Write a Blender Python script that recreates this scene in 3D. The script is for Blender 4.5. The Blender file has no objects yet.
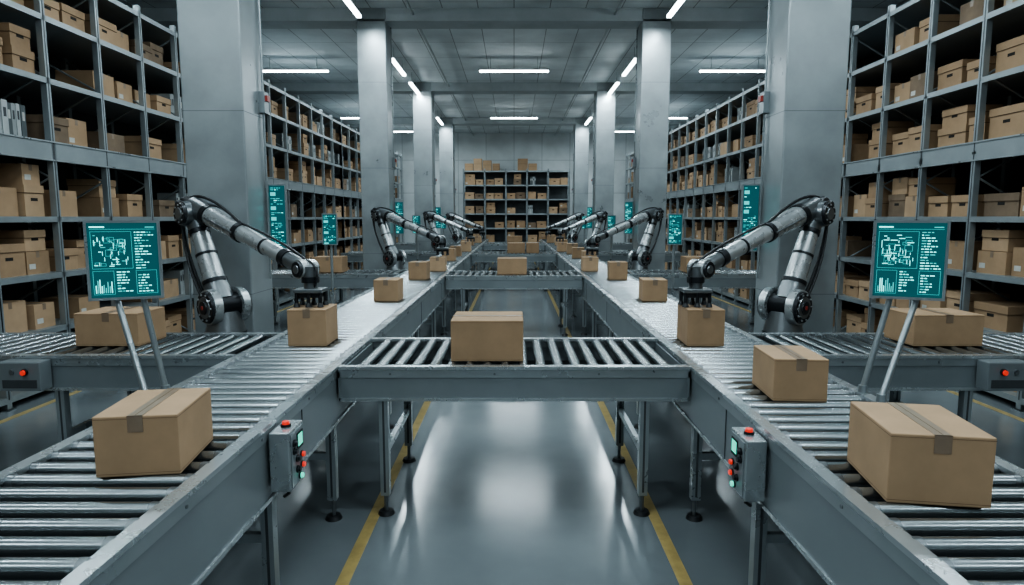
import bpy, bmesh, math, random
from mathutils import Vector, Matrix, Euler
random.seed(7)
scene = bpy.context.scene

# ---------------------------------------------------------------- materials
def mat(name, col, rough=0.5, metal=0.0, var=0.0, nscale=4.0, bump=0.0, rvar=0.0, emis=None, estr=0.0, stretch=(1,1,1), spec=0.5):
    m = bpy.data.materials.new(name); m.use_nodes = True
    nt = m.node_tree; b = nt.nodes['Principled BSDF']
    b.inputs['Roughness'].default_value = rough
    b.inputs['Metallic'].default_value = metal
    b.inputs['Specular IOR Level'].default_value = spec
    b.inputs['Base Color'].default_value = (*col, 1)
    if emis:
        b.inputs['Emission Color'].default_value = (*emis, 1)
        b.inputs['Emission Strength'].default_value = estr
    if var or bump or rvar:
        tc = nt.nodes.new('ShaderNodeTexCoord')
        mp = nt.nodes.new('ShaderNodeMapping'); mp.inputs['Scale'].default_value = stretch
        nt.links.new(tc.outputs['Object'], mp.inputs['Vector'])
        n = nt.nodes.new('ShaderNodeTexNoise'); n.inputs['Scale'].default_value = nscale
        n.inputs['Detail'].default_value = 6; n.inputs['Roughness'].default_value = 0.6
        nt.links.new(mp.outputs['Vector'], n.inputs['Vector'])
        if var:
            r = nt.nodes.new('ShaderNodeValToRGB')
            r.color_ramp.elements[0].position = 0.3; r.color_ramp.elements[1].position = 0.7
            r.color_ramp.elements[0].color = (*[c*(1-var) for c in col], 1)
            r.color_ramp.elements[1].color = (*[min(1, c*(1+var)) for c in col], 1)
            nt.links.new(n.outputs['Fac'], r.inputs['Fac'])
            nt.links.new(r.outputs['Color'], b.inputs['Base Color'])
        if rvar:
            mr = nt.nodes.new('ShaderNodeMapRange')
            mr.inputs['From Min'].default_value = 0.3; mr.inputs['From Max'].default_value = 0.7
            mr.inputs['To Min'].default_value = rough - rvar; mr.inputs['To Max'].default_value = rough + rvar
            nt.links.new(n.outputs['Fac'], mr.inputs['Value'])
            nt.links.new(mr.outputs['Result'], b.inputs['Roughness'])
        if bump:
            bp = nt.nodes.new('ShaderNodeBump'); bp.inputs['Strength'].default_value = bump
            bp.inputs['Distance'].default_value = 0.01
            nt.links.new(n.outputs['Fac'], bp.inputs['Height'])
            nt.links.new(bp.outputs['Normal'], b.inputs['Normal'])
    return m

def panel_mat(name, col, line, bw, bh, rough=0.6, rot=(0,0,0), metal=0.0, offset=0.0, mortar=0.012):
    m = bpy.data.materials.new(name); m.use_nodes = True
    nt = m.node_tree; b = nt.nodes['Principled BSDF']
    b.inputs['Roughness'].default_value = rough; b.inputs['Metallic'].default_value = metal
    tc = nt.nodes.new('ShaderNodeTexCoord'); mp = nt.nodes.new('ShaderNodeMapping')
    mp.inputs['Rotation'].default_value = rot
    nt.links.new(tc.outputs['Object'], mp.inputs['Vector'])
    br = nt.nodes.new('ShaderNodeTexBrick')
    br.offset = offset; br.inputs['Scale'].default_value = 1.0
    br.inputs['Brick Width'].default_value = bw; br.inputs['Row Height'].default_value = bh
    br.inputs['Mortar Size'].default_value = mortar
    br.inputs['Color1'].default_value = (*col, 1)
    br.inputs['Color2'].default_value = (*[c*0.92 for c in col], 1)
    br.inputs['Mortar'].default_value = (*line, 1)
    nt.links.new(mp.outputs['Vector'], br.inputs['Vector'])
    n = nt.nodes.new('ShaderNodeTexNoise'); n.inputs['Scale'].default_value = 1.3; n.inputs['Detail'].default_value = 6
    nt.links.new(tc.outputs['Object'], n.inputs['Vector'])
    r = nt.nodes.new('ShaderNodeValToRGB')
    r.color_ramp.elements[0].position = 0.3; r.color_ramp.elements[1].position = 0.7
    r.color_ramp.elements[0].color = (0.82, 0.82, 0.82, 1); r.color_ramp.elements[1].color = (1.1, 1.1, 1.1, 1)
    nt.links.new(n.outputs['Fac'], r.inputs['Fac'])
    mx = nt.nodes.new('ShaderNodeMix'); mx.data_type = 'RGBA'; mx.blend_type = 'MULTIPLY'
    mx.inputs['Factor'].default_value = 1.0
    nt.links.new(br.outputs['Color'], mx.inputs['A']); nt.links.new(r.outputs['Color'], mx.inputs['B'])
    nt.links.new(mx.outputs['Result'], b.inputs['Base Color'])
    return m

STEEL = mat('galvanised_steel', (0.35, 0.385, 0.40), 0.30, 0.65, 0.10, 3.0, 0, 0.06)
STEELD = mat('side_panel_steel', (0.245, 0.275, 0.288), 0.34, 0.45, 0.08, 2.5, 0, 0.06)
STEELL = mat('rail_aluminium', (0.52, 0.555, 0.57), 0.27, 0.8, 0.06, 5.0, 0, 0.04)
ROLL = mat('roller_chrome', (0.30, 0.325, 0.335), 0.25, 0.92, 0.03, 3.0)
DARK = mat('gap_shade_and_bezel', (0.008, 0.010, 0.011), 0.6, 0.2, 0.2, 6)  # near-black: painted shade below the rollers, and the control box display bezel
BLACK = mat('black_rubber', (0.015, 0.016, 0.018), 0.45, 0.1, 0.2, 10)
RACK = mat('rack_steel', (0.28, 0.312, 0.325), 0.42, 0.5, 0.12, 3.0, 0, 0.08)
RACKSHADE = mat('rack_interior_shade', (0.040, 0.046, 0.050), 0.7, 0.2, 0.25, 2.0)  # dark colour stands in for the shade inside the side racks
RACKSHADE2 = mat('rack_interior_shade_light', (0.11, 0.122, 0.128), 0.7, 0.2, 0.25, 2.0)  # lighter painted shade for the dim interior of the far rack
PILLAR = mat('pillar_steel', (0.32, 0.352, 0.365), 0.34, 0.45, 0.15, 2.2, 0.03, 0.08)
SEAM = mat('seam_dark', (0.05, 0.055, 0.06), 0.6, 0, 0.1, 8)
SEAML = mat('seam_mid', (0.17, 0.185, 0.19), 0.6, 0, 0.1, 8)
WALL = mat('wall_concrete', (0.22, 0.24, 0.25), 0.75, 0.0, 0.18, 1.5, 0.1)
BACKW = panel_mat('back_wall_panels', (0.58, 0.62, 0.63), (0.30, 0.33, 0.34), 1.2, 1.4, 0.6, rot=(math.radians(90), 0, 0), offset=0)
CEIL = panel_mat('ceiling_panels', (0.70, 0.75, 0.77), (0.27, 0.29, 0.30), 0.62, 1.25, 0.7, offset=0, mortar=0.009)
BEAM = mat('ceiling_beam', (0.42, 0.46, 0.475), 0.6, 0.1, 0.12, 2.0)
YELL = mat('floor_paint_yellow', (0.38, 0.28, 0.11), 0.32, 0, 0.25, 9.0)
CARD = [mat('cardboard_a', (0.37, 0.240, 0.140), 0.8, 0, 0.10, 6, 0.05),
        mat('cardboard_b', (0.32, 0.205, 0.118), 0.8, 0, 0.12, 6, 0.05),
        mat('cardboard_c', (0.42, 0.280, 0.170), 0.8, 0, 0.10, 6, 0.05)]
CARDD = mat('cardboard_dark', (0.18, 0.125, 0.082), 0.85, 0, 0.2, 6)
TAPE = mat('packing_tape', (0.22, 0.155, 0.105), 0.35, 0, 0.1, 12)
SEAMC = mat('flap_seam', (0.09, 0.055, 0.03), 0.9, 0, 0.1, 8)
HOLE = mat('hand_hole', (0.012, 0.010, 0.008), 0.9, 0, 0.1, 8)
LABEL = mat('label_paper', (0.50, 0.50, 0.47), 0.7, 0, 0.1, 20)
BIND = [mat('binder_grey', (0.30, 0.32, 0.32), 0.6, 0, 0.1, 8), mat('binder_white', (0.42, 0.44, 0.44), 0.6, 0, 0.1, 8),
        mat('binder_dark', (0.09, 0.105, 0.11), 0.6, 0, 0.1, 8)]
ROBW = mat('robot_shell', (0.47, 0.495, 0.505), 0.28, 0.65, 0.08, 5, 0, 0.05)
ROBD = mat('robot_dark', (0.022, 0.024, 0.028), 0.32, 0.5, 0.2, 9)
ROBM = mat('robot_metal', (0.20, 0.215, 0.225), 0.3, 0.8, 0.1, 8)
RED = mat('red_button', (0.55, 0.03, 0.02), 0.35, 0, 0.05, 10, emis=(1, 0.06, 0.03), estr=0.5)
REDDIM = mat('red_dim', (0.30, 0.04, 0.03), 0.4, 0, 0.05, 10)
GREEN = mat('green_button', (0.03, 0.35, 0.28), 0.35, 0, 0.05, 10, emis=(0.10, 0.9, 0.65), estr=1.0)
SCR = mat('screen_teal', (0.004, 0.016, 0.018), 0.3, 0, 0.2, 5, emis=(0.008, 0.100, 0.115), estr=0.8)
UI = mat('screen_text', (0.1, 0.4, 0.4), 0.3, 0, 0.1, 10, emis=(0.22, 0.98, 0.95), estr=2.2)
UI2 = mat('screen_text_dim', (0.05, 0.2, 0.2), 0.3, 0, 0.1, 10, emis=(0.07, 0.58, 0.57), estr=1.2)
TUBE = mat('lamp_tube', (0.9, 0.9, 0.9), 0.4, 0, 0.02, 10, emis=(0.86, 0.97, 1.0), estr=17.0)

FLOOR = bpy.data.materials.new('polished_floor'); FLOOR.use_nodes = True
nt = FLOOR.node_tree; b = nt.nodes['Principled BSDF']
tc = nt.nodes.new('ShaderNodeTexCoord')
n1 = nt.nodes.new('ShaderNodeTexNoise'); n1.inputs['Scale'].default_value = 0.9; n1.inputs['Detail'].default_value = 8
n2 = nt.nodes.new('ShaderNodeTexNoise'); n2.inputs['Scale'].default_value = 35; n2.inputs['Detail'].default_value = 4
for n in (n1, n2): nt.links.new(tc.outputs['Object'], n.inputs['Vector'])
r = nt.nodes.new('ShaderNodeValToRGB')
r.color_ramp.elements[0].position = 0.3; r.color_ramp.elements[1].position = 0.72
r.color_ramp.elements[0].color = (0.125, 0.143, 0.152, 1); r.color_ramp.elements[1].color = (0.195, 0.218, 0.229, 1)
nt.links.new(n1.outputs['Fac'], r.inputs['Fac']); nt.links.new(r.outputs['Color'], b.inputs['Base Color'])
mr = nt.nodes.new('ShaderNodeMapRange'); mr.inputs['To Min'].default_value = 0.09; mr.inputs['To Max'].default_value = 0.24
nt.links.new(n1.outputs['Fac'], mr.inputs['Value']); nt.links.new(mr.outputs['Result'], b.inputs['Roughness'])
b.inputs['Specular IOR Level'].default_value = 0.8
bp = nt.nodes.new('ShaderNodeBump'); bp.inputs['Strength'].default_value = 0.05; bp.inputs['Distance'].default_value = 0.005
nt.links.new(n2.outputs['Fac'], bp.inputs['Height']); nt.links.new(bp.outputs['Normal'], b.inputs['Normal'])

# ---------------------------------------------------------------- mesh builder
class MB:
    def __init__(s): s.v=[]; s.f=[]; s.m=[]; s.sm=[]
    def add(s, vs, fs, mt, smooth=False):
        o=len(s.v); s.v += [tuple(v) for v in vs]
        for f in fs:
            s.f.append([i+o for i in f]); s.m.append(mt); s.sm.append(smooth)
    def box(s, lo, hi, mt, X=None):
        x0,y0,z0=lo; x1,y1,z1=hi
        vs=[Vector(p) for p in ((x0,y0,z0),(x1,y0,z0),(x1,y1,z0),(x0,y1,z0),(x0,y0,z1),(x1,y0,z1),(x1,y1,z1),(x0,y1,z1))]
        if X is not None: vs=[X@v for v in vs]
        s.add(vs, [(0,3,2,1),(4,5,6,7),(0,1,5,4),(1,2,6,5),(2,3,7,6),(3,0,4,7)], mt)
    def bbox(s, lo, hi, mt, bev=0.005, X=None):
        x0,y0,z0=lo; x1,y1,z1=hi
        bm=bmesh.new(); bmesh.ops.create_cube(bm, size=1)
        for v in bm.verts:
            v.co=Vector(((x0+x1)/2+v.co.x*(x1-x0),(y0+y1)/2+v.co.y*(y1-y0),(z0+z1)/2+v.co.z*(z1-z0)))
        bmesh.ops.bevel(bm, geom=bm.edges[:], offset=bev, segments=2, affect='EDGES', profile=0.5)
        bm.verts.index_update()
        vs=[(X@v.co if X is not None else v.co.copy()) for v in bm.verts]
        s.add(vs, [[v.index for v in f.verts] for f in bm.faces], mt)
        bm.free()
    def tube(s, p0, p1, r0, r1, mt, seg=16, cap=None, caps=True):
        p0=Vector(p0); p1=Vector(p1); d=(p1-p0).normalized()
        a=Vector((0,0,1)) if abs(d.z)<0.9 else Vector((1,0,0))
        u=d.cross(a).normalized(); w=d.cross(u).normalized()
        vs=[]
        for p,r in ((p0,r0),(p1,r1)):
            for i in range(seg):
                t=2*math.pi*i/seg
                vs.append(p+u*math.cos(t)*r+w*math.sin(t)*r)
        s.add(vs, [(i,(i+1)%seg,seg+(i+1)%seg,seg+i) for i in range(seg)], mt, True)
        if caps:
            c=cap or mt
            s.add(vs[:seg], [tuple(range(seg))[::-1]], c); s.add(vs[seg:], [tuple(range(seg))], c)
    def path(s, pts, r, mt, seg=8):
        pts=[Vector(p) for p in pts]
        for a,b_ in zip(pts[:-1], pts[1:]): s.tube(a,b_,r,r,mt,seg)
    def mesh(s, name):
        me=bpy.data.meshes.new(name); me.from_pydata(s.v, [], s.f)
        mats=[]
        for x in s.m:
            if x not in mats: mats.append(x)
        for x in mats: me.materials.append(x)
        ix={x.name:i for i,x in enumerate(mats)}
        me.polygons.foreach_set('material_index', [ix[x.name] for x in s.m])
        me.polygons.foreach_set('use_smooth', s.sm)
        me.update(); return me
    def obj(s, name, loc=(0,0,0), rz=0.0):
        o=bpy.data.objects.new(name, s.mesh(name)); scene.collection.objects.link(o)
        o.location=loc; o.rotation_euler=(0,0,rz); return o
def inst(name, me, loc, rz=0.0, sc=(1,1,1)):
    o=bpy.data.objects.new(name, me); scene.collection.objects.link(o)
    o.location=loc; o.rotation_euler=(0,0,rz); o.scale=sc; return o

# ---------------------------------------------------------------- room
YB=28.0; YF=-5.0; XW=6.5; ZC=5.35
M=MB(); M.box((-XW,YF,-0.1),(XW,YB,0),FLOOR); M.obj('floor')
M=MB(); M.box((-XW,YF,ZC),(XW,YB,ZC+0.1),CEIL); M.obj('ceiling')
M=MB(); M.box((-XW,YB,0),(XW,YB+0.15,ZC),BACKW); M.obj('wall_back')
M=MB(); M.box((-XW-0.15,YF,0),(-XW,YB,ZC),WALL); M.obj('wall_left')
M=MB(); M.box((XW,YF,0),(XW+0.15,YB,ZC),WALL); M.obj('wall_right')
M=MB(); M.box((-XW,YF-0.15,0),(XW,YF,ZC),WALL); M.obj('wall_front')
for x in (-4.42,-0.826,0.826,4.42):
    M=MB(); M.box((x-0.032,YF+0.2,0),(x+0.032,26.2,0.002),YELL); M.obj('floor_marking_line')
PY=[-0.75,5.4,11.55,17.7,23.8]
PI,PO=2.225,2.73
for y in PY:
    for sx in (-1,1):
        M=MB()
        x0,x1=sorted((sx*PI,sx*PO))
        M.bbox((x0,y,0),(x1,y+0.47,ZC),PILLAR,0.012)
        for z in (1.1,2.62,4.1):
            M.box((x0-0.001,y-0.001,z),(x1+0.001,y+0.471,z+0.006),SEAML)
        M.box((x0-0.02,y-0.02,0),(x1+0.02,y+0.49,0.12),STEELD)
        M.tube((sx*(PI-0.02),y+0.38,1.2),(sx*(PI-0.02),y+0.38,ZC),0.010,0.010,STEEL,8)
        M.box((min(sx*PI,sx*(PI-0.05)),y+0.33,2.66),(max(sx*PI,sx*(PI-0.05)),y+0.43,2.84),STEELD)
        M.box((min(sx*(PI-0.05),sx*(PI-0.07)),y+0.35,2.76),(max(sx*(PI-0.05),sx*(PI-0.07)),y+0.41,2.81),REDDIM)
        M.obj('support_pillar')
for i,y in enumerate(PY):
    M=MB()
    M.box((-XW,y+0.02,ZC-0.20),(XW,y+0.45,ZC),BEAM)
    M.box((-XW,y+0.0,ZC-0.22),(XW,y+0.47,ZC-0.19),BEAM)
    M.obj('ceiling_beam')
for sx in (-1,1):
    M=MB(); x=sx*1.75
    M.tube((x,YF,ZC-0.10),(x,YB,ZC-0.10),0.022,0.022,BEAM,10)
    M.obj('ceiling_pipe')

# ---------------------------------------------------------------- lamps
def lamp(x,y,along_y,L=1.6,z=5.04,power=42):
    M=MB()
    if along_y:
        M.box((-0.045,-L/2,0.02),(0.045,L/2,0.05),STEELL); M.box((-0.036,-L/2+0.02,-0.012),(0.036,L/2-0.02,0.02),TUBE)
        for yy in (-L/3,L/3): M.tube((0,yy,0.05),(0,yy,ZC-z),0.006,0.006,STEEL,6)
    else:
        M.box((-L/2,-0.045,0.02),(L/2,0.045,0.05),STEELL); M.box((-L/2+0.02,-0.036,-0.012),(L/2-0.02,0.036,0.02),TUBE)
        for xx in (-L/3,L/3): M.tube((xx,0,0.05),(xx,0,ZC-z),0.006,0.006,STEEL,6)
    o=M.obj('ceiling_strip_lamp',(x,y,z))
    ld=bpy.data.lights.new('strip_light','AREA'); ld.shape='RECTANGLE'
    ld.size=0.09 if along_y else L; ld.size_y=L if along_y else 0.09
    ld.energy=power; ld.color=(0.77,0.93,1.0)
    lo=bpy.data.objects.new('tube_light',ld); scene.collection.objects.link(lo)
    lo.parent=o; lo.location=(0,0,-0.03)
for y in (-2.6,1.0,4.2,7.4,10.25,14.65,17.05,19.8,22.6,25.2):
    for sx in (-1,1): lamp(sx*(2.56 if abs(y-4.2)>0.9 else 1.95),y,True)
for y in (-1.0,3.0,7.0,15.0,21.9):
    for x in (-5.0,0,5.0): lamp(x,y,False)
for x in (-4.4,4.4): lamp(x,25.3,False)

# ---------------------------------------------------------------- conveyors
ZR=0.90
def foot_leg(M,x,y,ztop,w=0.026):
    M.box((x-w,y-w,0.12),(x+w,y+w,ztop),STEEL)
    M.box((x-0.006,y-w-0.001,0.14),(x+0.006,y-w,ztop-0.02),SEAM)
    M.tube((x,y,0.02),(x,y,0.12),0.012,0.012,ROBM,8)
    M.tube((x,y,0.0),(x,y,0.022),0.05,0.04,BLACK,16)
def conveyor(name, axis, a0,a1, b0,b1, pitch, rr, panel_h, legs, rail=0.05, brace=True):
    M=MB()
    def P(a,b_,z): return (b_,a,z) if axis=='y' else (a,b_,z)
    def BX(alo,blo,zlo,ahi,bhi,zhi,mt):
        p=P(alo,blo,zlo); q=P(ahi,bhi,zhi); M.box(p,q,mt)
    zt=ZR-0.001; zb=zt-panel_h
    for (s0,s1,out) in ((b0,b0+rail,-1),(b1-rail,b1,1)):
        outer = s0 if out<0 else s1
        BX(a0,s0-(0.004 if out<0 else 0),zt-0.018,a1,s1+(0.004 if out>0 else 0),zt,STEELL)
        w0,w1=(outer+0.006,outer+0.02) if out<0 else (outer-0.02,outer-0.006)
        BX(a0,w0,zb,a1,w1,zt-0.018,STEELD)
        l0,l1=(outer,outer+0.03) if out<0 else (outer-0.03,outer)
        BX(a0,l0,zt-0.065,a1,l1,zt-0.018,STEEL)
        BX(a0,l0,zb-0.004,a1,l1,zb+0.014,STEELL)
        n=int((a1-a0)/0.6)
        for i in range(n):
            a=a0+0.3+i*0.6
            M.tube(P(a,outer-out*0.004,zt-0.042),P(a,outer+out*0.004,zt-0.042),0.007,0.007,ROBM,8)
        if panel_h>0.3:
            a=a0+1.0
            while a<a1-0.5:
                g0,g1=(outer+0.002,outer+0.008) if out<0 else (outer-0.008,outer-0.002)
                BX(a-0.002,g0,zb+0.014,a+0.002,g1,zt-0.065,SEAM)
                a+=2.0
    BX(a0,b0,zb,a0+0.01,b1,zt-0.03,STEELD); BX(a1-0.01,b0,zb,a1,b1,zt-0.03,STEELD)
    BX(a0+0.01,b0+0.03,zt-0.17,a1-0.01,b1-0.03,zt-0.16,DARK)  # added dark sheet, paints the shade seen between the rollers
    n=int((a1-a0-0.06)/pitch)
    off=((a1-a0)-(n-1)*pitch)/2
    for i in range(n):
        a=a0+off+i*pitch
        M.tube(P(a,b0+rail-0.005,ZR-rr),P(a,b1-rail+0.005,ZR-rr),rr,rr,ROLL,20 if a<8 or axis=='x' else 12)
        M.tube(P(a,b0+rail-0.004,ZR-rr),P(a,b0+rail+0.022,ZR-rr),rr*1.0+0.0006,rr*1.0+0.0006,ROBM,16)
        M.tube(P(a,b1-rail-0.022,ZR-rr),P(a,b1-rail+0.004,ZR-rr),rr*1.0+0.0006,rr*1.0+0.0006,ROBM,16)
    for a in legs:
        for b_ in (b0+0.035,b1-0.035):
            p=P(a,b_,0); foot_leg(M,p[0],p[1],zb+0.03)
        if brace:
            BX(a-0.015,b0+0.04,0.36,a+0.015,b1-0.04,0.40,STEEL)
    return M.obj(name)
mlegs=[-1.2,0.9,2.62,3.57,5.2,6.8,8.3,9.5,11.2,12.8,14.3,15.4,17,18.6,20,21.2,22.8,24.4,25.3]
for sx in (-1,1):
    b0,b1=sorted((sx*1.02,sx*1.73))
    conveyor('roller_conveyor','y',-2.0,25.6,b0,b1,0.106,0.0265,0.33,mlegs)
CY=[3.6,9.4,15.2,21.0]
for y in CY:
    conveyor('cross_roller_conveyor','x',-1.012,1.012,y,y+0.9,0.105,0.031,0.20,[-0.76,0.76],rail=0.05)
for y in CY:
    for sx in (-1,1):
        a0,a1=sorted((sx*1.742,sx*4.2))
        conveyor('branch_roller_conveyor','x',a0,a1,y+0.3,y+1.1,0.105,0.029,0.22,[sx*2.15,sx*2.85,sx*3.95],rail=0.05)
def control_box(h=0.30):
    M=MB()
    M.bbox((-0.045,-0.10,-h/2),(0.045,0.10,h/2),STEELL,0.006)
    M.bbox((0.045,-0.085,-h/2+0.015),(0.049,0.085,h/2-0.015),STEELD,0.001)
    M.box((0.049,-0.01,0.03),(0.052,0.07,0.115),DARK)
    M.box((0.0522,0.0,0.045),(0.053,0.06,0.105),GREEN)
    for yy,zz,mt in ((0.045,-0.01,RED),(-0.015,-0.01,ROBD),(0.045,-0.065,RED),(-0.015,-0.065,ROBD),(0.015,-0.11,GREEN),(-0.05,0.08,ROBD),(-0.05,0.04,ROBD)):
        M.tube((0.049,yy,zz),(0.056,yy,zz),0.019,0.019,ROBD,14); M.tube((0.056,yy,zz),(0.066,yy,zz),0.014,0.012,mt,14)
    M.tube((0,0,h/2),(0,0,h/2+0.012),0.024,0.022,ROBD,14); M.tube((0,0,h/2+0.012),(0,0,h/2+0.026),0.017,0.016,RED,14)
    M.path([(0,0.0,-h/2),(0.0,0.0,-h/2-0.05),(-0.03,0.03,-h/2-0.08)],0.009,BLACK)
    return M
me=control_box().mesh('conveyor_control_box')
inst('conveyor_control_box',me,(-0.971,2.64,0.74),sc=(0.95,0.9,0.85))
inst('conveyor_control_box',me,(0.971,2.56,0.735),sc=(-0.95,0.9,0.85))
M=MB(); M.bbox((-0.16,-0.05,-0.09),(0.16,0.05,0.09),STEELD,0.008)
M.tube((0.05,-0.05,0.03),(0.05,-0.066,0.03),0.022,0.022,ROBD,14); M.tube((0.05,-0.066,0.03),(0.05,-0.08,0.03),0.016,0.015,RED,14)
M.tube((-0.05,-0.05,0.03),(-0.05,-0.062,0.03),0.016,0.016,ROBM,14)
M.box((-0.13,-0.053,-0.07),(0.13,-0.05,-0.02),SEAM)
me=M.mesh('drive_control_unit')
for sx in (-1,1): inst('drive_control_unit',me,(sx*3.0,3.844,0.79),sc=(-sx*0.8,1,1))

# ---------------------------------------------------------------- cartons
def carton(x,y,w,d,h,yaw=0.0,z=ZR+0.0005,ci=0,tape='y'):
    M=MB(); c=CARD[ci]
    M.bbox((-w/2,-d/2,0),(w/2,d/2,h),c,0.004)
    t=0.0015; tw=0.024
    if tape=='y':
        M.box((-tw,-d/2-t,h-0.001),(tw,d/2+t,h+t),TAPE)
        M.box((-tw,-d/2-t,h-0.055),(tw,-d/2+0.001,h+t),TAPE); M.box((-tw,d/2-0.001,h-0.055),(tw,d/2+t,h+t),TAPE)
        M.box((-0.001,-d/2+0.004,h+t-0.0005),(0.001,d/2-0.004,h+t+0.0003),SEAMC)
    else:
        M.box((-w/2-t,-tw,h-0.001),(w/2+t,tw,h+t),TAPE)
        M.box((-w/2-t,-tw,h-0.055),(-w/2+0.001,tw,h+t),TAPE); M.box((w/2-0.001,-tw,h-0.055),(w/2+t,tw,h+t),TAPE)
    for zz in (h-0.010,0.010):
        M.box((-w/2-0.0005,-d/2-0.0005,zz),(w/2+0.0005,d/2+0.0005,zz+0.0010),SEAMC)
    return M.obj('cardboard_box',(x,y,z),yaw)
carton(-1.265,2.20,0.262,0.34,0.205,math.radians(8),ci=0)
carton(1.285,1.98,0.285,0.34,0.215,math.radians(-9),ci=0)
carton(1.34,3.06,0.245,0.33,0.20,math.radians(-4),ci=0)
carton(-1.375,4.33,0.255,0.30,0.245,0.02,ci=0)
carton(1.275,4.33,0.245,0.30,0.245,-0.02,ci=1)
carton(-0.16,3.92,0.43,0.38,0.245,0,ci=1,tape='x')
carton(-2.70,4.35,0.42,0.34,0.22,0.0,ci=0)
carton(2.88,4.35,0.46,0.34,0.21,0.0,ci=0)
for sx,lst in ((-1,((1.30,6.6),(1.32,8.9),(1.22,10.3),(1.30,12.8),(1.30,14.3),(1.22,16.3),(1.36,18.2),(1.38,20.0),(1.25,22.0),(1.4,24))),
               (1,((1.44,6.6),(1.44,8.9),(1.22,10.3),(1.38,11.8),(1.36,13.6),(1.38,15.2),(1.22,16.3),(1.36,18.0),(1.4,20.0),(1.25,22.0),(1.4,24)))):
    for i,(x,y) in enumerate(lst):
        carton(sx*x,y,0.25,0.29,0.22+0.02*(i%2),random.uniform(-.06,.06),ci=i%3)
for x,y,w in ((-0.03,9.75,0.44),(0.05,15.6,0.42),(0.45,15.6,0.3),(0.02,21.4,0.5)):
    carton(x,y,w,0.4,0.24,0,ci=1,tape='x')
for sx in (-1,1):
    carton(sx*2.9,10.1,0.45,0.36,0.24,0,ci=0); carton(sx*3.3,15.9,0.45,0.36,0.24,0,ci=2)

# ---------------------------------------------------------------- racks
def rack(name, nb, bw, levels, depth, beam=None, seed=0, back=None):
    rnd=random.Random(seed); F=MB(); C=MB()
    L=nb*bw; H=levels[-1]+0.03; pw=0.028
    for i in range(nb+1):
        x=i*bw
        for y in (0.03,depth-0.03):
            F.box((x-pw,y-0.03,0),(x+pw,y+0.03,H+0.05),RACK)
            F.box((x-0.05,y-0.05,0),(x+0.05,y+0.05,0.012),STEELD)
        F.box((x-0.006,-0.002,0.1),(x+0.006,0.0005,H),SEAM)
        z=0.15; fl=0
        while z<H-0.5:
            y0,y1=(0.06,depth-0.06) if fl==0 else (depth-0.06,0.06)
            F.tube((x,y0,z),(x,y1,z+0.5),0.011,0.011,RACK,6); z+=0.5; fl=1-fl
    F.box((0,depth-0.008,0.1),(L,depth-0.002,H-0.02),back or RACKSHADE)  # added sheet; its dark colour paints the shaded shelf interior
    for zi,z in enumerate(levels):
        th=0.055
        if beam is not None and abs(z-beam)<0.01: th=0.19
        F.box((pw,0.0,z-th),(L-pw,0.035,z),RACK)
        F.box((0,0.035,z-0.02),(L,depth-0.01,z),RACK)
        if th>0.1:
            F.box((0,-0.012,z-0.01),(L,0.0,z+0.004),STEEL); F.box((0,-0.012,z-th),(L,0.0,z-th+0.014),STEEL)
    for zi,z in enumerate(levels[:-1]):
        gap=levels[zi+1]-z-0.08
        for i in range(nb):
            x=i*bw+0.05; xe=(i+1)*bw-0.05
            kind=rnd.random()
            if kind<0.07 or (kind<0.20 and 3.2>z>3.0):
                n0=x+rnd.uniform(0,0.15)
                while n0<xe-0.07 and rnd.random()<0.96:
                    t=rnd.uniform(0.045,0.075); hh=min(gap-0.04,0.34+rnd.uniform(-.01,.01))
                    y0=0.16+rnd.uniform(0,0.02)
                    m_=rnd.choice(BIND); C.box((n0,y0,z),(n0+t-0.004,y0+0.27,z+hh),m_)
                    C.box((n0+t*0.25,y0-0.001,z+hh*0.55),(n0+t*0.7,y0,z+hh*0.8),LABEL if m_ is BIND[2] else SEAM)
                    n0+=t
                continue
            if kind<0.12: continue
            def abox(x,y0,z,w,d,h,cm):
                C.box((x,y0,z),(x+w,y0+d,z+h),cm)
                if rnd.random()<0.6:
                    C.box((x-0.006,y0-0.007,z+h-0.07),(x+w+0.006,y0+d+0.006,z+h+0.004),cm)
                    C.box((x-0.0065,y0-0.0078,z+h-0.074),(x+w+0.0065,y0+d+0.0065,z+h-0.069),SEAMC)
                    C.box((x+w/2-0.045,y0-0.0012,z+h*0.50),(x+w/2+0.045,y0,z+h*0.50+0.03),HOLE)
                else:
                    C.box((x+w/2-0.022,y0-0.001,z+h-0.06),(x+w/2+0.022,y0+d,z+h+0.001),TAPE)
                    if rnd.random()<0.5: C.box((x+0.03,y0-0.001,z+0.05),(x+0.11,y0,z+0.10),LABEL)
            while x<xe-0.24:
                w=rnd.choice((0.36,0.40,0.46,0.34)); w=min(w,xe-x)
                h=min(gap-0.05, rnd.choice((0.24,0.27,0.30,0.22)))
                if rnd.random()<0.12: x+=w*0.8; continue
                y0=rnd.uniform(0.07,0.15); d=0.42; cm=rnd.choice(CARD+[CARD[0],CARDD])
                abox(x,y0,z,w-0.02,d,h,cm)
                if gap-h>0.24 and rnd.random()<0.30:
                    abox(x+0.02,y0+0.02,z+h+0.005,w*0.85,d*0.85,min(0.2,gap-h-0.03),rnd.choice(CARD))
                x+=w+rnd.uniform(0.0,0.06)
    return F,C,L
LV=[0.12,0.66,1.20,1.76,2.50,3.12,3.72,4.25]
XR=4.6; BWD=0.84
specs=[(-0.2,7),(5.68,7),(11.56,7),(17.44,7),(23.32,4)]
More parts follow.
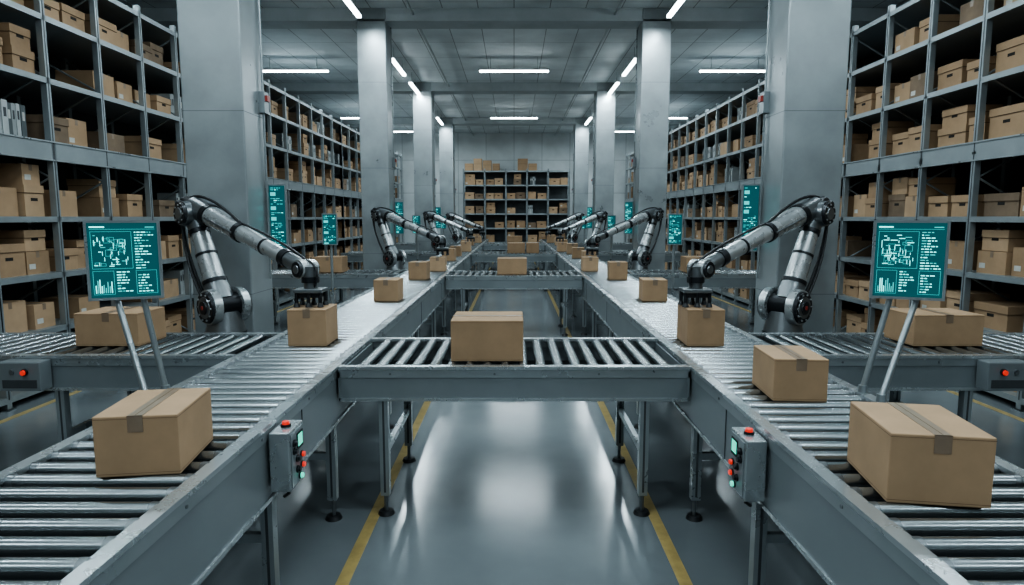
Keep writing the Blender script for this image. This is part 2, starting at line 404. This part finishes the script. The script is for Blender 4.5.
for k,(y0,nb) in enumerate(specs):
    for sx in (-1,1):
        F,C,L=rack('r',nb,BWD,LV,1.0,beam=2.50,seed=k*2+(sx>0)+31)
        if sx<0: loc=(-XR,y0,0); rz=math.pi/2
        else: loc=(XR,y0+L,0); rz=-math.pi/2
        F.obj('storage_rack',loc,rz); C.obj('stored_boxes',loc,rz)
LB=[0.12,0.72,1.32,1.92,2.52,3.1,3.68]
F,C,L=rack('r',5,0.88,LB,0.8,seed=44,back=RACKSHADE2)
for x,w,h in ((0.05,0.34,0.30),(0.42,0.34,0.5),(0.80,0.36,0.42),(1.2,0.3,0.3),(2.25,0.42,0.5),(2.7,0.35,0.3)):
    C.box((x,0.1,3.68),(x+w,0.5,3.68+h),random.choice(CARD)); C.box((x,0.098,3.68+h*0.55),(x+w,0.1,3.68+h*0.57),SEAMC)
F.obj('storage_rack',(-L/2+0.1,26.9,0)); C.obj('stored_boxes',(-L/2+0.1,26.9,0))

# ---------------------------------------------------------------- robots
def robot():
    M=MB()
    d=Vector((0.80,-0.60,0)); n=Vector((0.60,0.80,0)); up=Vector((0,0,1))
    S=Vector((0,0,1.06)); E=Vector((-0.26,0.16,1.78)); W=Vector((0.85,-0.62,1.40))
    M.bbox((-0.22,-0.16,0),(0.22,0.16,0.03),STEELD,0.004)
    M.bbox((-0.15,-0.14,0.03),(0.15,0.14,0.66),STEELD,0.01)
    M.bbox((-0.20,-0.155,0.64),(0.20,0.155,0.68),STEELL,0.006)
    M.tube((0,0,0.68),(0,0,0.76),0.165,0.15,ROBD,28)
    M.tube((0,0,0.76),(0,0,0.84),0.15,0.15,ROBM,28)
    M.tube((0,0,0.84),(0,0,0.86),0.155,0.155,ROBD,28)
    M.tube((0,0,0.86),(0,0,1.02),0.15,0.11,ROBM,28)
    for s in (-1,1):
        M.tube(S+n*s*0.085,S+n*s*0.145,0.142,0.136,ROBW,32)
    M.tube(S-n*0.085,S+n*0.085,0.105,0.105,ROBD,28)
    for s,l in ((-1,0.145),(1,0.145)):
        M.tube(S+n*s*l,S+n*s*(l+0.02),0.126,0.116,ROBD,32)
        M.tube(S+n*s*(l+0.02),S+n*s*(l+0.026),0.085,0.083,ROBM,28)
        M.tube(S+n*s*(l+0.026),S+n*s*(l+0.036),0.055,0.05,ROBD,24)
        for i in range(10):
            t=i*math.pi/5; c=S+n*s*(l+0.02)+(d*math.cos(t)+up*math.sin(t))*0.101
            M.tube(c,c+n*s*0.008,0.008,0.008,ROBW,8)
    M.tube(S-d*0.06+up*0.02-n*0.02,S-d*0.20+up*0.05-n*0.02,0.062,0.055,ROBD,18); M.tube(S-d*0.20+up*0.05-n*0.02,S-d*0.22+up*0.053-n*0.02,0.045,0.04,ROBM,18)
    o=-n*0.02; v=(E-S)
    def seg(A,V,t0,t1,r0,r1,m,sg=24): M.tube(A+V*t0,A+V*t1,r0,r1,m,sg)
    A=S+o
    seg(A,v,0.06,0.24,0.106,0.090,ROBM); seg(A,v,0.24,0.28,0.095,0.095,ROBD)
    seg(A,v,0.28,0.54,0.084,0.078,ROBW); seg(A,v,0.54,0.565,0.083,0.083,ROBD); seg(A,v,0.565,0.78,0.076,0.070,ROBW)
    seg(A,v,0.78,0.825,0.078,0.078,ROBD); seg(A,v,0.825,0.98,0.072,0.086,ROBM)
    for off in (d*-0.108,):
        M.tube(S+off*1.0+v*0.12,S+off+v*0.5,0.022,0.022,ROBD,12); M.tube(S+off+v*0.5,S+off*0.9+v*0.9,0.011,0.011,ROLL,10)
        M.tube(S+off+v*0.48,S+off+v*0.51,0.027,0.027,ROBM,12)
    for s in (-1,1): M.tube(E+n*s*0.06,E+n*s*0.12,0.102,0.098,ROBM,28)
    M.tube(E-n*0.06,E+n*0.06,0.084,0.084,ROBD,24)
    for s,l in ((-1,0.12),(1,0.12)):
        M.tube(E+n*s*l,E+n*s*(l+0.022),0.090,0.082,ROBD,28); M.tube(E+n*s*(l+0.022),E+n*s*(l+0.030),0.050,0.046,ROBM,20)
        for i in range(8):
            t=i*math.pi/4; c=E+n*s*(l+0.02)+(d*math.cos(t)+up*math.sin(t))*0.067
            M.tube(c,c+n*s*0.008,0.007,0.007,ROBW,8)
    f=(W-E); fd=f.normalized(); fu=n.cross(fd).normalized()
    if fu.z<0: fu=-fu
    h0=E+fu*0.045
    M.tube(h0-fd*0.17,h0-fd*0.02,0.056,0.074,ROBD,20); M.tube(h0-fd*0.195,h0-fd*0.17,0.040,0.050,ROBM,20)
    for s in (-1,1):
        M.tube(h0-fd*0.15+n*0.062*s-fu*0.01,h0+fd*0.05+n*0.066*s,0.036,0.040,ROBD,16)
        M.tube(h0-fd*0.165+n*0.062*s-fu*0.01,h0-fd*0.15+n*0.062*s-fu*0.01,0.026,0.03,ROBM,14)
    L=(W-h0)
    seg(h0,L,-0.02,0.12,0.088,0.088,ROBM); seg(h0,L,0.12,0.155,0.092,0.092,ROBD)
    seg(h0,L,0.155,0.42,0.082,0.070,ROBW); seg(h0,L,0.42,0.45,0.075,0.075,ROBD)
    seg(h0,L,0.45,0.66,0.063,0.059,ROBW); seg(h0,L,0.66,0.672,0.063,0.063,ROBD); seg(h0,L,0.672,0.82,0.057,0.054,ROBW)
    seg(h0,L,0.82,0.86,0.062,0.062,ROBD); seg(h0,L,0.86,0.97,0.055,0.058,ROBM)
    for s in (-1,1):
        M.tube(h0+L*0.18+n*s*0.080,h0+L*0.44+n*s*0.072,0.009,0.009,ROBM,8)
    M.tube(W-n*0.062,W+n*0.062,0.066,0.066,ROBW,24)
    for s in (-1,1):
        M.tube(W+n*s*0.062,W+n*s*0.078,0.058,0.052,ROBD,24); M.tube(W+n*s*0.078,W+n*s*0.083,0.030,0.028,ROBM,16)
    T=W+d*0.05
    M.tube(T+up*0.02,T-up*0.05,0.052,0.052,ROBM,24)
    M.tube(T-up*0.05,T-up*0.09,0.060,0.060,ROBD,24)
    M.tube(T-up*0.09,T-up*0.13,0.046,0.046,ROBM,24)
    zt=T.z-0.13
    X=Matrix.Translation((T.x,T.y,0))
    M.bbox((-0.095,-0.08,zt-0.025),(0.095,0.08,zt),ROBM,0.004,X)
    M.bbox((-0.07,-0.055,zt-0.060),(0.07,0.055,zt-0.025),ROBD,0.004,X)
    zb=1.150
    for ax in (-0.08,0,0.08):
        for ay in (-0.06,0.06):
            M.tube((T.x+ax,T.y+ay,zt-0.02),(T.x+ax,T.y+ay,zb+0.02),0.013,0.013,ROBD,10)
            M.tube((T.x+ax,T.y+ay,zb+0.026),(T.x+ax,T.y+ay,zb),0.014,0.024,BLACK,12)
    def bez(p,q,r_,s_,N=10):
        out=[]
        for i in range(N+1):
            t=i/N; out.append(p*(1-t)**3+q*3*t*(1-t)**2+r_*3*t*t*(1-t)+s_*t**3)
        return out
    M.path(bez(S-d*0.12-n*0.06,S-d*0.24+v*0.3-n*0.06,S-d*0.23+v*0.8-n*0.06,h0-fd*0.17-n*0.04),0.014,BLACK)
    M.path(bez(S-d*0.10-n*0.10,S-d*0.18+v*0.35-n*0.12,S-d*0.18+v*0.7-n*0.10,h0-fd*0.10-n*0.07),0.010,BLACK)
    M.path(bez(h0-fd*0.15+fu*0.03,h0+fu*0.15,h0+L*0.2+fu*0.14,h0+L*0.42+fu*0.07),0.012,BLACK)
    M.path(bez(h0+L*0.42+fu*0.07,h0+L*0.6+fu*0.09,h0+L*0.85+fu*0.10,W+fu*0.06),0.009,BLACK)
    M.path(bez(W+fu*0.06,W+d*0.13+up*0.05,W+d*0.15-up*0.05,T-up*0.12+d*0.04),0.008,BLACK)
    M.tube(S+n*-0.182+up*0.0,S+n*-0.186,0.016,0.016,REDDIM,16)
    return M.mesh('industrial_robot_arm')
rm=robot()
for k,(y,xl,xr) in enumerate(((5.0,2.28,2.13),(10.95,2.04,2.15),(16.9,1.98,2.05),(22.6,1.98,2.05))):
    inst('industrial_robot_arm',rm,(-xl,y,0)); inst('industrial_robot_arm',rm,(xr,y,0),sc=(-1,1,1))

# ---------------------------------------------------------------- monitors
def ui(M,w,h,rnd,y=-0.0,tall=False):
    def q(x0,z0,x1,z1,mt,e=0.0012): M.box((x0,y-e,z0),(x1,y,z1),mt)
    L=-w/2; T=h/2
    if tall:
        z=T-0.02
        while z>-T+0.02:
            x=L+0.012; lim=w/2-rnd.uniform(0.012,w*0.5)
            while x<lim:
                l=rnd.uniform(0.008,0.03); l=min(l,w/2-0.012-x)
                if rnd.random()<0.65: q(x,z-0.005,x+l,z,rnd.choice((UI,UI2,UI2)))
                x+=l+0.008
            z-=0.016
            if rnd.random()<0.12:
                q(L+0.01,z-0.04,L+w*0.4,z-0.008,UI2); z-=0.062
        return
    q(L+0.01,T-0.022,L+0.07,T-0.016,UI); q(w/2-0.05,T-0.022,w/2-0.012,T-0.018,UI2)
    q(L+0.01,T-0.030,w/2-0.01,T-0.0288,UI2)
    def frame(x0,z0,x1,z1):
        t=0.0011
        q(x0,z0,x1,z0+t,UI2); q(x0,z1-t,x1,z1,UI2); q(x0,z0,x0+t,z1,UI2); q(x1-t,z0,x1,z1,UI2)
    def rows(x0,x1,z0,z1,st=0.013,hh=0.0042):
        z=z1
        while z>z0:
            x=x0
            e=x0+(x1-x0)*rnd.uniform(0.3,1)
            while x<e-0.006:
                l=min(rnd.uniform(0.005,0.02),e-x); q(x,z-hh,x+l,z,rnd.choice((UI,UI2,UI))); x+=l+0.005
            z-=st
    def bars(x0,x1,z0,z1,nb=9):
        s=(x1-x0)/nb
        for i in range(nb):
            hh=(z1-z0)*rnd.uniform(0.1,0.8); q(x0+i*s,z0,x0+(i+0.45)*s,z0+hh,rnd.choice((UI,UI2)))
    def plan(x0,x1,z0,z1):
        for i in range(11):
            a=rnd.uniform(x0,x1-0.035); c=rnd.uniform(z0,z1-0.03)
            frame(a,c,a+rnd.uniform(0.015,0.035),c+rnd.uniform(0.010,0.03))
        for i in range(24):
            a=rnd.uniform(x0,x1-0.03); c=rnd.uniform(z0,z1-0.004)
            q(a,c,a+rnd.uniform(0.006,0.028),c+0.003,rnd.choice((UI,UI2)),0.0013)
            a=rnd.uniform(x0,x1-0.01); c=rnd.uniform(z0,z1-0.03)
            q(a,c,a+0.002,c+rnd.uniform(0.008,0.028),UI,0.0014)
    mx=L+w*0.62; b1=-T+h*0.36
    frame(L+0.012,b1+0.01,mx,T-0.04); plan(L+0.02,mx-0.01,b1+0.02,T-0.05)
    rows(mx+0.012,w/2-0.014,b1+0.01,T-0.042)
    frame(L+0.012,-T+0.015,L+w*0.34,b1); bars(L+0.02,L+w*0.32,-T+0.022,b1-0.015)
    rows(L+w*0.38,L+w*0.60,-T+0.018,b1-0.004)
    frame(mx+0.010,-T+0.015,w/2-0.012,b1); rows(mx+0.018,w/2-0.02,-T+0.022,b1-0.02)
def monitor(w,h,seed,tall=False):
    M=MB(); rnd=random.Random(seed)
    M.bbox((-w/2-0.012,0.0,-h/2-0.012),(w/2+0.012,0.028,h/2+0.012),STEELD,0.004)
    M.box((-w/2,-0.001,-h/2),(w/2,0.001,h/2),SCR)
    t=0.012
    for a in ((-w/2-t,-h/2-t,w/2+t,-h/2),(-w/2-t,h/2,w/2+t,h/2+t),(-w/2-t,-h/2,-w/2,h/2),(w/2,-h/2,w/2+t,h/2)):
        M.box((a[0],-0.006,a[1]),(a[2],0.004,a[3]),STEEL)
    M.bbox((-w*0.3,0.028,-h*0.3),(w*0.3,0.05,h*0.3),ROBD,0.006)
    ui(M,w,h,rnd,-0.001,tall)
    return M
for sx in (-1,1):
    M=monitor(0.285,0.35,3+sx)
    th=math.radians(24)*(-sx)
    loc=Vector((-1.84 if sx<0 else 1.865,3.02,1.55))
    R=Matrix.Rotation(th,4,'Z')
    Ri=R.inverted()
    for i,(fx,fy) in enumerate(((sx*1.708,2.90),(sx*1.708,3.06))):
        foot=Ri@(Vector((fx,fy,0.905))-loc)
        top=Vector(((-0.045 if i==0 else 0.065)*(-sx),0.035,-0.10))
        knee=Vector((top.x,0.04,-0.20))
        M.tube(top,knee,0.014,0.014,STEEL,12); M.tube(knee,foot+Vector((0,0,0.012)),0.014,0.014,STEEL,12)
        M.tube(foot-Vector((0,0,0.0055)),foot+Vector((0,0,0.03)),0.022,0.020,STEELD,12)
    M.obj('control_monitor',loc,th)
for sx in (-1,1):
    for k,py in enumerate((5.4,11.55,17.7)):
        M=monitor(0.14,0.58,20+k+sx,True)
        e=PI-2.125
        M.tube((0,0.03,0.15),(sx*e,0.03,0.15),0.014,0.014,STEELD,8)
        M.tube((0,0.03,-0.15),(sx*e,0.03,-0.15),0.014,0.014,STEELD,8)
        M.obj('wall_status_display',(sx*2.125,py+0.40,1.745),0)
    for k,(x,y) in enumerate(((2.38 if sx<0 else 2.08,8.3),(2.15,14.2),(2.2,20.0))):
        M=monitor(0.17,0.38,50+k+sx,True)
        M.tube((0,0.045,-0.1),(0,0.045,-1.58),0.018,0.018,STEEL,12); M.tube((0,0.045,-1.60),(0,0.045,-1.57),0.12,0.11,STEELD,20)
        M.obj('status_display_stand',(sx*x,y,1.60),0)

# ---------------------------------------------------------------- world / camera
w=bpy.data.worlds.new('world'); scene.world=w; w.use_nodes=True
w.node_tree.nodes['Background'].inputs['Color'].default_value=(0.30,0.36,0.38,1)
w.node_tree.nodes['Background'].inputs['Strength'].default_value=0.4
cd=bpy.data.cameras.new('camera'); cam=bpy.data.objects.new('camera',cd); scene.collection.objects.link(cam)
cam.location=(0,0,1.75); cam.rotation_euler=(math.radians(90-6.68),0,0)
cd.sensor_width=36; cd.lens=22.5; cd.shift_x=-0.002; cd.clip_start=0.05
scene.camera=cam
scene.view_settings.view_transform='AgX'
try: scene.view_settings.look='AgX - Medium High Contrast'
except Exception: pass
scene.view_settings.exposure=0.08
